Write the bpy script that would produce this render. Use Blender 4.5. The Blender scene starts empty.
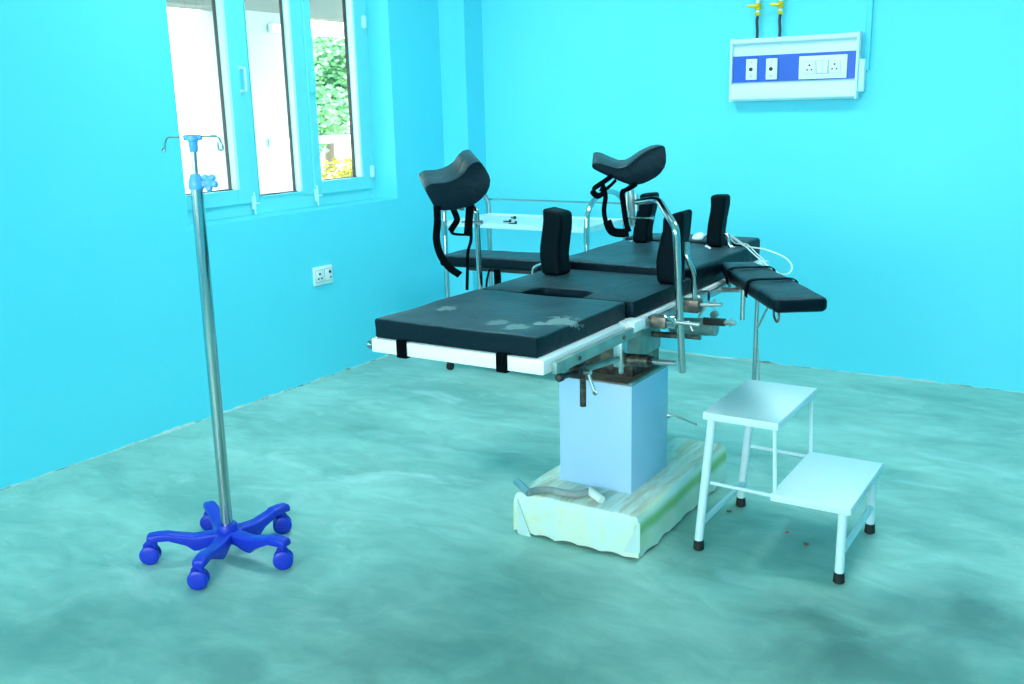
import bpy, bmesh, math, random
import numpy as np
from mathutils import Vector, Matrix, noise
random.seed(7)
sc = bpy.context.scene
C = sc.collection
# ------------------------------------------------------------------ camera
F_PX, PITCH, ROLL, YAW, CAM_H = 973.24, 0.234495, 0.0245023, -0.566192, 1.40
def _basis():
    cy, sy = math.cos(YAW), math.sin(YAW)
    right = Vector((cy, -sy, 0)); fwd = Vector((sy, cy, 0)) * math.cos(PITCH) - Vector((0, 0, 1)) * math.sin(PITCH)
    down = fwd.cross(right)
    r2 = right * math.cos(ROLL) + down * math.sin(ROLL); d2 = -right * math.sin(ROLL) + down * math.cos(ROLL)
    return r2, d2, fwd
RT, DN, FW = _basis()
cam = bpy.data.cameras.new('camera'); cam.lens = 36.0 * F_PX / 1024; cam.sensor_width = 36.0; cam.clip_end = 300
co = bpy.data.objects.new('camera', cam); C.objects.link(co)
m3 = Matrix((RT, -DN, -FW)).transposed()
co.matrix_world = Matrix.Translation((0, 0, CAM_H)) @ m3.to_4x4()
sc.camera = co
EYE = Vector((0, 0, CAM_H))
def ray(x, y): return RT * ((x - 512) / F_PX) + DN * ((y - 342) / F_PX) + FW
def onz(x, y, z=0.0): d = ray(x, y); return EYE + d * ((z - CAM_H) / d.z)
def onx(x, y, X): d = ray(x, y); return EYE + d * (X / d.x)
def ony(x, y, Y): d = ray(x, y); return EYE + d * (Y / d.y)
# ------------------------------------------------------------------ sky, exposure
w = bpy.data.worlds.new('overcast_sky'); sc.world = w; w.use_nodes = True
bg = w.node_tree.nodes['Background']; bg.inputs[0].default_value = (0.93, 0.98, 1.0, 1); bg.inputs[1].default_value = 5.5
sc.view_settings.view_transform = 'Standard'; sc.view_settings.look = 'None'
sc.view_settings.exposure = 1.35; sc.view_settings.gamma = 1.0; sc.view_settings.use_curve_mapping = False
LAMP = 14.0
# ------------------------------------------------------------------ materials
def mat(name, col, rough=0.5, metal=0.0, spec=0.5, bump=None, vary=None, coat=0.0, sheen=0.0):
    m = bpy.data.materials.new(name); m.use_nodes = True
    nt = m.node_tree; b = nt.nodes['Principled BSDF']
    b.inputs['Base Color'].default_value = (*col, 1); b.inputs['Roughness'].default_value = rough
    b.inputs['Metallic'].default_value = metal; b.inputs['Specular IOR Level'].default_value = spec
    b.inputs['Coat Weight'].default_value = coat; b.inputs['Sheen Weight'].default_value = sheen
    if vary or bump:
        tc = nt.nodes.new('ShaderNodeTexCoord')
    if vary:      # (scale, second colour, low, high)
        n = nt.nodes.new('ShaderNodeTexNoise'); n.inputs['Scale'].default_value = vary[0]; n.inputs['Detail'].default_value = 5
        r = nt.nodes.new('ShaderNodeValToRGB'); r.color_ramp.elements[0].position = vary[2]; r.color_ramp.elements[1].position = vary[3]
        r.color_ramp.elements[0].color = (*col, 1); r.color_ramp.elements[1].color = (*vary[1], 1)
        nt.links.new(tc.outputs['Object'], n.inputs['Vector']); nt.links.new(n.outputs['Fac'], r.inputs['Fac'])
        nt.links.new(r.outputs['Color'], b.inputs['Base Color'])
    if bump:      # (scale, strength, distance)
        n2 = nt.nodes.new('ShaderNodeTexNoise'); n2.inputs['Scale'].default_value = bump[0]; n2.inputs['Detail'].default_value = 4
        bp = nt.nodes.new('ShaderNodeBump'); bp.inputs['Strength'].default_value = bump[1]; bp.inputs['Distance'].default_value = bump[2]
        nt.links.new(tc.outputs['Object'], n2.inputs['Vector']); nt.links.new(n2.outputs['Fac'], bp.inputs['Height'])
        nt.links.new(bp.outputs['Normal'], b.inputs['Normal'])
    return m
M = {}
M['wall'] = mat('cyan_wall_paint', (0.085, 0.675, 0.835), 0.6, bump=(6, 0.2, 0.008), vary=(1.3, (0.105, 0.695, 0.84), 0.35, 0.75))
M['ceil'] = mat('pale_ceiling_paint', (0.60, 0.86, 0.88), 0.7)
M['frame'] = mat('cyan_window_enamel', (0.15, 0.70, 0.76), 0.35)
M['bead'] = mat('pale_window_edge', (0.55, 0.85, 0.90), 0.4)
M['gasket'] = mat('black_gasket_rubber', (0.01, 0.015, 0.018), 0.5)
M['chrome'] = mat('polished_steel', (0.46, 0.53, 0.54), 0.16, 1.0)
M['steel'] = mat('dull_steel', (0.42, 0.50, 0.50), 0.32, 1.0, vary=(30, (0.55, 0.60, 0.60), 0.4, 0.6))
M['darksteel'] = mat('dark_oily_steel', (0.10, 0.10, 0.09), 0.4, 0.8, vary=(40, (0.22, 0.19, 0.15), 0.45, 0.6))
M['blackmetal'] = mat('black_metal', (0.012, 0.014, 0.016), 0.4)
M['white'] = mat('white_enamel', (0.78, 0.86, 0.90), 0.35)
M['stoolwhite'] = mat('white_painted_steel', (0.62, 0.82, 0.87), 0.5)
M['pedestal'] = mat('pale_blue_sheet_metal', (0.36, 0.62, 0.88), 0.35, vary=(3, (0.42, 0.66, 0.90), 0.3, 0.7))
M['lid'] = mat('rusty_brown_plate', (0.16, 0.13, 0.10), 0.6, vary=(14, (0.28, 0.24, 0.20), 0.4, 0.65))
M['teal'] = mat('grey_green_steel', (0.15, 0.28, 0.275), 0.4, 0.3, vary=(18, (0.22, 0.37, 0.355), 0.4, 0.65))
M['pad'] = mat('black_leathercloth', (0.002, 0.009, 0.013), 0.45, spec=.22, bump=(8, 0.35, 0.02), vary=(5, (0.010, 0.034, 0.043), 0.35, 0.75))
M['bolster'] = mat('black_vinyl', (0.0012, 0.0035, 0.0055), 0.55, spec=.12, bump=(14, 0.3, 0.004))
M['strap'] = mat('black_webbing', (0.0015, 0.0022, 0.003), 0.8, spec=.05)
M['blue'] = mat('royal_blue_plastic', (0.004, 0.028, 0.50), 0.4)
M['lightblue'] = mat('light_blue_plastic', (0.10, 0.42, 0.88), 0.35)
M['panelblue'] = mat('cobalt_blue_strip', (0.004, 0.10, 0.55), 0.4)
M['panelwhite'] = mat('white_powder_coat', (0.62, 0.88, 0.95), 0.4)
M['socket'] = mat('socket_white_plastic', (0.72, 0.86, 0.86), 0.35)
M['hole'] = mat('socket_hole_black', (0.01, 0.02, 0.03), 0.6)
M['brass'] = mat('yellow_brass', (0.75, 0.55, 0.02), 0.35, 0.4)
M['pipe'] = mat('dark_copper_pipe', (0.03, 0.035, 0.05), 0.45, 0.3, vary=(20, (0.25, 0.07, 0.03), 0.55, 0.7))
M['ptfe'] = mat('white_thread_tape', (0.85, 0.85, 0.80), 0.6)
M['rubber'] = mat('black_rubber_foot', (0.008, 0.008, 0.008), 0.6)
M['cable'] = mat('pale_cable_sheath', (0.62, 0.78, 0.76), 0.4)
M['hose'] = mat('grey_rubber_sleeve', (0.16, 0.24, 0.24), 0.5, vary=(16, (0.30, 0.36, 0.34), 0.4, 0.7))
M['hosewhite'] = mat('chalky_white_sleeve', (0.72, 0.82, 0.78), 0.6)
M['hosegrey'] = mat('bluish_metal_grip', (0.20, 0.40, 0.44), 0.35, 0.4)
M['mortar'] = mat('crumbly_mortar', (0.45, 0.62, 0.58), 0.9, bump=(60, 0.8, 0.01), vary=(9, (0.10, 0.16, 0.15), 0.5, 0.7))
M['outwhite'] = mat('white_render', (0.80, 0.84, 0.85), 0.8)
M['pillar'] = mat('white_pillar_paint', (0.34, 0.40, 0.41), 0.7)
M['concrete'] = mat('grey_roof_concrete', (0.16, 0.19, 0.19), 0.8)
M['lawn'] = mat('dry_lawn', (0.20, 0.22, 0.06), 0.9, vary=(0.6, (0.30, 0.27, 0.12), 0.35, 0.7))
M['leaf'] = mat('fresh_green_leaves', (0.10, 0.30, 0.13), 0.7, vary=(1.5, (0.14, 0.38, 0.16), 0.4, 0.6))
M['hedge'] = mat('yellow_green_leaves', (0.22, 0.24, 0.01), 0.7, vary=(3, (0.40, 0.34, 0.02), 0.4, 0.6))
M['bark'] = mat('grey_bark', (0.10, 0.08, 0.06), 0.9)
M['houseroof'] = mat('grey_metal_roof', (0.18, 0.20, 0.20), 0.6)
M['red'] = mat('red_plastic_chip', (0.5, 0.02, 0.02), 0.5)
M['wrapfold'] = mat('bluish_packing_foam', (0.48, 0.70, 0.68), 0.55, bump=(30, .25, .006))
M['shelfsteel'] = mat('bright_shelf_steel', (0.62, 0.80, 0.80), 0.35, 0.35)
M['brown'] = mat('brown_chip', (0.16, 0.10, 0.05), 0.8)
for k_ in ('pad', 'bolster', 'strap'): M[k_].node_tree.nodes['Principled BSDF'].inputs['Specular Tint'].default_value = (.35, .8, 1, 1)
def emit(name, col, s):
    m = bpy.data.materials.new(name); m.use_nodes = True; nt = m.node_tree
    e = nt.nodes.new('ShaderNodeEmission'); e.inputs[0].default_value = (*col, 1); e.inputs[1].default_value = s
    nt.links.new(e.outputs[0], nt.nodes['Material Output'].inputs[0]); return m
M['lamp'] = emit('fill_panel_diffuser', (0.80, 0.98, 1.0), LAMP)
def glass_mat():
    m = bpy.data.materials.new('clear_window_glass'); m.use_nodes = True; nt = m.node_tree
    nt.nodes.remove(nt.nodes['Principled BSDF'])
    t = nt.nodes.new('ShaderNodeBsdfTransparent'); t.inputs[0].default_value = (0.95, 0.98, 0.98, 1)
    g = nt.nodes.new('ShaderNodeBsdfGlossy'); g.inputs['Roughness'].default_value = 0.02
    mx = nt.nodes.new('ShaderNodeMixShader')
    mx.inputs[0].default_value = 0.04; nt.links.new(t.outputs[0], mx.inputs[1]); nt.links.new(g.outputs[0], mx.inputs[2])
    nt.links.new(mx.outputs[0], nt.nodes['Material Output'].inputs[0]); return m
M['glass'] = glass_mat()

class NT:
    """small helper for procedural graphs"""
    def __init__(s, name):
        s.m = bpy.data.materials.new(name); s.m.use_nodes = True; s.t = s.m.node_tree; s.b = s.t.nodes['Principled BSDF']
        s.pos = s.t.nodes.new('ShaderNodeNewGeometry').outputs['Position']
    def node(s, kind, ins=None, **kw):
        n = s.t.nodes.new(kind)
        for k, v in kw.items(): setattr(n, k, v)
        for k, v in (ins or {}).items():
            if hasattr(v, 'is_output'): s.t.links.new(v, n.inputs[k])
            else: n.inputs[k].default_value = v
        return n
    def noise(s, scale, detail=5, dist=0.0, vec=None, rough=0.55):
        return s.node('ShaderNodeTexNoise', {'Vector': vec or s.pos, 'Scale': scale, 'Detail': detail, 'Distortion': dist, 'Roughness': rough}).outputs['Fac']
    def ramp(s, fac, lo, hi, a=0.0, b=1.0):
        return s.node('ShaderNodeMapRange', {0: fac, 1: lo, 2: hi, 3: a, 4: b}, clamp=True).outputs[0]
    def mix(s, fac, a, b):
        n = s.t.nodes.new('ShaderNodeMix'); n.data_type = 'RGBA'
        for k, v in ((0, fac), (6, a), (7, b)):
            if hasattr(v, 'is_output'): s.t.links.new(v, n.inputs[k])
            elif k == 0: n.inputs[0].default_value = v
            else: n.inputs[k].default_value = (*v, 1)
        return n.outputs[2]
    def math(s, op, a, b=0.0): return s.node('ShaderNodeMath', {0: a, 1: b}, operation=op).outputs[0]
    def blob(s, c, r, soft=0.6, sc_=(1, 1, 1)):
        d = s.node('ShaderNodeVectorMath', {0: s.pos, 1: tuple(c)}, operation='SUBTRACT').outputs[0]
        d = s.node('ShaderNodeVectorMath', {0: d, 1: sc_}, operation='MULTIPLY').outputs[0]
        l = s.node('ShaderNodeVectorMath', {0: d}, operation='LENGTH').outputs['Value']
        return s.ramp(l, r, r * (1 - soft))
    def out(s, col, rough, bump=None, strength=0.2, distance=0.01):
        for sock, v in (('Base Color', col), ('Roughness', rough)):
            if hasattr(v, 'is_output'): s.t.links.new(v, s.b.inputs[sock])
            else: s.b.inputs[sock].default_value = v
        if bump is not None:
            bn = s.node('ShaderNodeBump', {'Height': bump, 'Strength': strength, 'Distance': distance})
            s.t.links.new(bn.outputs[0], s.b.inputs['Normal'])
        return s.m
def floor_mat():
    n = NT('trowelled_concrete_floor')
    st = n.node('ShaderNodeVectorMath', {0: n.pos, 1: (0.8, 1.5, 1)}, operation='MULTIPLY').outputs[0]
    a = n.noise(1.6, 6, .6, st); b = n.noise(6.5, 6, .9, st); c = n.noise(45, 3)
    f = n.math('ADD', n.math('MULTIPLY', a, 0.55), n.math('MULTIPLY', b, 0.45))
    col = n.mix(n.ramp(f, 0.36, 0.64), (0.165, 0.37, 0.325), (0.345, 0.62, 0.55))
    col = n.mix(n.ramp(n.noise(3.1, 7, 1.0, st), 0.57, 0.70, 0, 0.55), col, (0.44, 0.67, 0.63))
    col = n.mix(n.ramp(c, 0.66, 0.74, 0, 0.25), col, (0.55, 0.72, 0.68))
    # old damp stains, plus shade painted across the near floor
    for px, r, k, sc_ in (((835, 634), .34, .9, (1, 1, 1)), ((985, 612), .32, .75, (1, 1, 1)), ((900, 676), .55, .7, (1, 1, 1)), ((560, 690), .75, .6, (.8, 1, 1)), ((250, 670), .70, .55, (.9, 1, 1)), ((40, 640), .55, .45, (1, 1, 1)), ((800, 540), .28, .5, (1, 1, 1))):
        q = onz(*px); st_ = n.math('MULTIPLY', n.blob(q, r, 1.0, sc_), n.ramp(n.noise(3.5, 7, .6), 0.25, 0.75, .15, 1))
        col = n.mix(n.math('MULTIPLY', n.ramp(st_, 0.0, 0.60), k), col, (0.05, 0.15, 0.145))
    return n.out(col, n.ramp(b, 0.3, 0.7, 0.42, 0.62), f, 0.15, 0.01)
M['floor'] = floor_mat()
def dust_and_sheen(n):  # settled dust, plus painted sheen: upward faces lighter, sides darker
    nz = n.node('ShaderNodeSeparateXYZ', {0: n.t.nodes['Geometry'].outputs['Normal']}).outputs[2]
    dust = n.math('MULTIPLY', n.ramp(nz, 0.55, 0.95), n.ramp(n.noise(5, 6, 1.0), 0.30, 0.72, .35, 1))  # mask follows the upward normal and carries the painted sheen too
    return n.mix(dust, (0.0010, 0.0050, 0.0095), (0.024, 0.062, 0.078))
def pad_mat():
    n = NT('black_leathercloth'); col = dust_and_sheen(n)
    n.b.inputs['Specular IOR Level'].default_value = .20; n.b.inputs['Specular Tint'].default_value = (.35, .8, 1, 1)
    st = n.node('ShaderNodeVectorMath', {0: n.pos, 1: (9, 5, 9)}, operation='MULTIPLY').outputs[0]
    return n.out(col, 0.45, n.noise(1.0, 4, .8, st), 0.4, 0.02)
M['pad'] = pad_mat()
def legpad_mat():
    n = NT('dusty_black_leathercloth')
    col = dust_and_sheen(n)
    nn = n.noise(24, 5, 1.5)
    for px, r, k in (((557, 320), 0.085, 0.75), ((519, 326), 0.07, 0.6), ((446, 308), 0.05, 0.6), ((498, 321), 0.05, 0.5)):
        p = onz(*px, 0.856); bl = n.blob(p, r, 1.0, (1, 0.8, 1)); bl = n.math('ADD', bl, n.math('MULTIPLY', n.math('SUBTRACT', nn, 0.5), 1.6))
        col = n.mix(n.math('MULTIPLY', n.ramp(bl, 0.42, 0.58), k), col, (0.24, 0.33, 0.32))
    n.b.inputs['Specular IOR Level'].default_value = .28; n.b.inputs['Specular Tint'].default_value = (.35, .8, 1, 1)
    return n.out(col, 0.45, n.noise(16, 4, 0.8), 0.3, 0.006)
M['legpad'] = legpad_mat()
def wrap_mat():
    n = NT('tinted_packing_foam')
    sx = n.node('ShaderNodeSeparateXYZ', {0: n.pos})
    v = n.node('ShaderNodeVectorMath', {0: n.pos, 1: (9, 1.3, 6)}, operation='MULTIPLY').outputs[0]
    f = n.noise(1.0, 3, 0.6, v)
    col = n.mix(n.ramp(f, 0.35, 0.6), (0.54, 0.77, 0.76), (0.62, 0.78, 0.66))
    col = n.mix(n.ramp(n.noise(1.6, 3, 0.5, v), 0.55, 0.68, 0, 0.55), col, (0.60, 0.72, 0.36))
    d = n.math('ABSOLUTE', n.math('SUBTRACT', n.math('ADD', sx.outputs[2], n.math('MULTIPLY', n.noise(3, 2), 0.03)), 0.118))
    side = n.ramp(sx.outputs[0], -1.215, -1.195)
    col = n.mix(n.math('MULTIPLY', n.ramp(d, 0.030, 0.008), n.math('MULTIPLY', side, 0.85)), col, (0.22, 0.50, 0.14))
    top = n.math('MULTIPLY', n.ramp(sx.outputs[2], 0.142, 0.150), n.ramp(n.noise(4, 4, 0.5, v), 0.40, 0.62))
    col = n.mix(n.math('MULTIPLY', top, 0.7), col, (0.42, 0.40, 0.27))
    return n.out(col, 0.55, n.noise(30, 3), 0.25, 0.006)
M['wrap'] = wrap_mat()
# ------------------------------------------------------------------ mesh helpers
WLOC = {}
def obj(name, bm, m, parent=None, smooth=None, bevel=None, label=None):
    base = WLOC.get(parent.name, Vector()) if parent else Vector()
    bmesh.ops.recalc_face_normals(bm, faces=bm.faces[:])
    if bevel:
        es = [e for e in bm.edges if len(e.link_faces) == 2 and e.calc_face_angle(0) > 0.6]
        bmesh.ops.bevel(bm, geom=es, offset=bevel, segments=2, profile=0.5, affect='EDGES', clamp_overlap=True)
    if base.length: bmesh.ops.translate(bm, verts=bm.verts[:], vec=-base)
    me = bpy.data.meshes.new(name); bm.to_mesh(me); bm.free()
    me.materials.append(M[m])
    o = bpy.data.objects.new(name, me); C.objects.link(o)
    if smooth is None: smooth = True
    if smooth:
        for p in me.polygons: p.use_smooth = True
        try: me.set_sharp_from_angle(angle=math.radians(38))
        except Exception: pass
    if parent: o.parent = parent; WLOC[o.name] = base
    else: WLOC[o.name] = Vector()
    if label: o['label'] = label
    return o
def thing(name, label, cat, loc, group=None):
    o = bpy.data.objects.new(name, None); C.objects.link(o); o.location = loc; o.empty_display_size = 0.05
    o['label'] = label; o['category'] = cat
    if group: o['group'] = group
    WLOC[o.name] = Vector(loc); return o
def tag(o, label, cat, group=None):
    o['label'] = label; o['category'] = cat
    if group: o['group'] = group
    return o
def struct(name, loc=(0, 0, 0)):
    o = bpy.data.objects.new(name, None); C.objects.link(o); o.location = loc; o['kind'] = 'structure'; WLOC[o.name] = Vector(loc); return o
def B(): return bmesh.new()
def box(bm, x0, x1, y0, y1, z0, z1, mtx=None):
    r = bmesh.ops.create_cube(bm, size=1.0)
    for v in r['verts']:
        v.co = Vector((x0 + (v.co.x + .5) * (x1 - x0), y0 + (v.co.y + .5) * (y1 - y0), z0 + (v.co.z + .5) * (z1 - z0)))
        if mtx: v.co = mtx @ v.co
    return bm
def rbox(bm, c, h, r, n=8, mtx=None, deform=None):
    """rounded box with gridded faces: centre, half sizes, corner radius"""
    c = Vector(c); h = Vector(h); r = min(r, *[x * 0.999 for x in h])
    def ticks(hh):
        inner = hh - r; t = [hh - r + r * math.tan(a) / 1.0 for a in (0, math.pi / 12, math.pi / 6, math.pi / 4)]
        mid = [-inner + 2 * inner * i / n for i in range(1, n)]
        return [-x for x in reversed(t)] + mid + t
    T = [ticks(h.x), ticks(h.y), ticks(h.z)]
    cache = {}
    def vert(p):
        k = tuple(round(q, 6) for q in p)
        if k in cache: return cache[k]
        P = Vector(p); I = Vector([max(-(h[i] - r), min(h[i] - r, P[i])) for i in range(3)])
        d = P - I; Q = I + (d.normalized() * r if d.length > 1e-9 else d)
        if deform: Q = deform(Q)
        Q = Q + c
        if mtx: Q = mtx @ Q
        cache[k] = bm.verts.new(Q); return cache[k]
    for ax in range(3):
        a, b = (ax + 1) % 3, (ax + 2) % 3
        for s in (-1, 1):
            for i in range(len(T[a]) - 1):
                for j in range(len(T[b]) - 1):
                    q = []
                    for (u, v) in ((i, j), (i + 1, j), (i + 1, j + 1), (i, j + 1)):
                        p = [0, 0, 0]; p[ax] = s * h[ax]; p[a] = T[a][u]; p[b] = T[b][v]; q.append(vert(p))
                    if len(set(q)) == 4:
                        try: bm.faces.new(q if s > 0 else q[::-1])
                        except ValueError: pass
    return bm
def frame_of(t):
    t = t.normalized(); a = Vector((0, 0, 1)) if abs(t.z) < 0.9 else Vector((1, 0, 0))
    u = t.cross(a).normalized(); return u, t.cross(u).normalized()
def smooth_path(pts, k=6):
    P = [Vector(p) for p in pts]
    if len(P) < 3 or k < 2: return P
    P = [P[0] * 2 - P[1]] + P + [P[-1] * 2 - P[-2]]; out = []
    for i in range(1, len(P) - 2):
        p0, p1, p2, p3 = P[i - 1:i + 3]
        for j in range(k):
            t = j / k
            out.append(0.5 * (2 * p1 + (p2 - p0) * t + (2 * p0 - 5 * p1 + 4 * p2 - p3) * t * t + (3 * p1 - p0 - 3 * p2 + p3) * t ** 3))
    out.append(P[-2]); return out
def fillet(pts, r, k=5):
    P = [Vector(p) for p in pts]; out = [P[0]]
    for i in range(1, len(P) - 1):
        a, b, c = P[i - 1], P[i], P[i + 1]
        d1 = (a - b).normalized(); d2 = (c - b).normalized(); rr = min(r, (a - b).length * .49, (c - b).length * .49)
        s, e = b + d1 * rr, b + d2 * rr
        for j in range(k + 1):
            t = j / k; out.append(s * (1 - t) ** 2 + b * 2 * t * (1 - t) + e * t * t)
    out.append(P[-1]); return out
def tube(bm, pts, r, n=12):
    P = [Vector(p) for p in pts]; R = r if isinstance(r, (list, tuple)) else [r] * len(P)
    u, v = frame_of(P[1] - P[0]); rings = []
    for i, p in enumerate(P):
        t = (P[min(i + 1, len(P) - 1)] - P[max(i - 1, 0)]).normalized()
        u = (u - t * u.dot(t)).normalized(); v = t.cross(u)
        rings.append([bm.verts.new(p + (u * math.cos(a) + v * math.sin(a)) * R[i]) for a in [2 * math.pi * j / n for j in range(n)]])
    for a, b in zip(rings, rings[1:]):
        for j in range(n): bm.faces.new((a[j], a[(j + 1) % n], b[(j + 1) % n], b[j]))
    bm.faces.new(rings[0][::-1]); bm.faces.new(rings[-1]); return bm
def cyl(bm, a, b, r, r2=None, n=20): return tube(bm, [a, b], [r, r if r2 is None else r2], n)
def lathe(bm, a, axis, prof, n=24):
    """prof: (distance along axis, radius)"""
    a = Vector(a); t = Vector(axis).normalized(); u, v = frame_of(t); rings = []
    for d, r in prof:
        rings.append([bm.verts.new(a + t * d + (u * math.cos(q) + v * math.sin(q)) * max(r, 1e-4)) for q in [2 * math.pi * j / n for j in range(n)]])
    for p, q in zip(rings, rings[1:]):
        for j in range(n): bm.faces.new((p[j], p[(j + 1) % n], q[(j + 1) % n], q[j]))
    bm.faces.new(rings[0][::-1]); bm.faces.new(rings[-1]); return bm
def ribbon(bm, pts, wdir, width, th=0.002, k=6):
    P = smooth_path(pts, k); wd = [Vector(q) for q in wdir] if isinstance(wdir, list) else [Vector(wdir)] * 2
    rows = []
    for i, p in enumerate(P):
        f = i / (len(P) - 1) * (len(wd) - 1); j = min(int(f), len(wd) - 2)
        wv = wd[j].lerp(wd[j + 1], f - j); t = (P[min(i + 1, len(P) - 1)] - P[max(i - 1, 0)]).normalized()
        wv = (wv - t * wv.dot(t)).normalized(); nn = t.cross(wv)
        wv = wv * (width / 2); nn = nn * (th / 2)
        rows.append([bm.verts.new(p + a * wv + b * nn) for a, b in ((-1, -1), (1, -1), (1, 1), (-1, 1))])
    for a, b in zip(rows, rows[1:]):
        for j in range(4): bm.faces.new((a[j], a[(j + 1) % 4], b[(j + 1) % 4], b[j]))
    bm.faces.new(rows[0][::-1]); bm.faces.new(rows[-1]); return bm
def prism(bm, poly, vec):
    vec = Vector(vec); a = [bm.verts.new(Vector(p)) for p in poly]; b = [bm.verts.new(Vector(p) + vec) for p in poly]
    bm.faces.new(a[::-1]); bm.faces.new(b); n = len(a)
    for i in range(n): bm.faces.new((a[i], a[(i + 1) % n], b[(i + 1) % n], b[i]))
    return bm
def ringbox(bm, y0, y1, z0, z1, x0, x1, wy0, wy1, wz0, wz1):
    """rectangular frame in the y-z plane, between x0 and x1"""
    box(bm, x0, x1, y0, y0 + wy0, z0, z1); box(bm, x0, x1, y1 - wy1, y1, z0, z1)
    box(bm, x0, x1, y0 + wy0, y1 - wy1, z0, z0 + wz0); box(bm, x0, x1, y0 + wy0, y1 - wy1, z1 - wz1, z1); return bm

# ================================================================== THE ROOM
XL, YB, XR, YF, ZC = -3.62, 5.155, 2.2, -2.4, 3.0
TH = 0.24
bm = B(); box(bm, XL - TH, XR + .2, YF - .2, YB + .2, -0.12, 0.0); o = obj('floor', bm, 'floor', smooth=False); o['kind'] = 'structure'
bm = B(); box(bm, XL - TH, XR + .2, YF - .2, YB + .2, ZC, ZC + .15); o = obj('ceiling', bm, 'ceil', smooth=False); o['kind'] = 'structure'
WY0, WY1, WZ0, WZ1 = 2.972, 4.487, 0.908, 2.32          # the window in view
VY0, VY1 = -0.55, 0.965                                  # a second one farther along the same wall
bm = B()
for (a, b, c, d) in ((YF, VY0, 0, ZC), (VY0, VY1, 0, WZ0), (VY0, VY1, WZ1, ZC), (VY1, WY0, 0, ZC), (WY0, WY1, 0, WZ0), (WY0, WY1, WZ1, ZC), (WY1, YB, 0, ZC)):
    box(bm, XL - TH, XL, a, b, c, d)
bmesh.ops.remove_doubles(bm, verts=bm.verts[:], dist=1e-5)
o = obj('wall_left', bm, 'wall', smooth=False); o['kind'] = 'structure'
bm = B(); box(bm, XL - TH, XR + .2, YB, YB + .2, 0, ZC); wall_back = obj('wall_back', bm, 'wall', smooth=False); wall_back['kind'] = 'structure'
bm = B(); box(bm, XR, XR + .2, YF, YB, 0, ZC); o = obj('wall_right', bm, 'wall', smooth=False); o['kind'] = 'structure'
UX0, UX1, UZ0, UZ1 = -3.2, 1.2, 0.9, 2.7                                     # wide unseen window behind the camera, added for frontal light
bm = B()
for (a, b, c, d) in ((XL - TH, UX0, 0, ZC), (UX1, XR + .2, 0, ZC), (UX0, UX1, 0, UZ0), (UX0, UX1, UZ1, ZC)): box(bm, a, b, YF - .2, YF, c, d)
o = obj('wall_front', bm, 'wall', smooth=False); o['kind'] = 'structure'
bm = B(); box(bm, XL, -3.435, 4.965, YB, 0, ZC); o = obj('wall_corner_pier', bm, 'wall', smooth=False); o['kind'] = 'structure'
def mortar_edge(name, p, q, nrm):
    bm = B(); p = Vector(p); q = Vector(q); nrm = Vector(nrm); L = (q - p).length; n = int(L / 0.02); rows = []
    for i in range(n + 1):
        c = p.lerp(q, i / n); a = noise.noise(c * 9); b = noise.noise(c * 31)
        h = max(0.0015, 0.004 + 0.010 * a + 0.006 * b); wd = max(0.002, 0.007 + 0.012 * b + .006 * a)
        rows.append([bm.verts.new(c - nrm * .004), bm.verts.new(c - nrm * .004 + Vector((0, 0, h))), bm.verts.new(c + nrm * wd * .5 + Vector((0, 0, h * .8))), bm.verts.new(c + nrm * wd)])
    for a, b in zip(rows, rows[1:]):
        for j in range(3): bm.faces.new((a[j], a[j + 1], b[j + 1], b[j]))
    o = obj(name, bm, 'mortar'); o['kind'] = 'structure'; return o
mortar_edge('trim_1', (XL, 0.6, 0), (XL, 4.96, 0), (1, 0, 0))
mortar_edge('trim_2', (-3.43, YB, 0), (1.0, YB, 0), (0, -1, 0))

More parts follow.
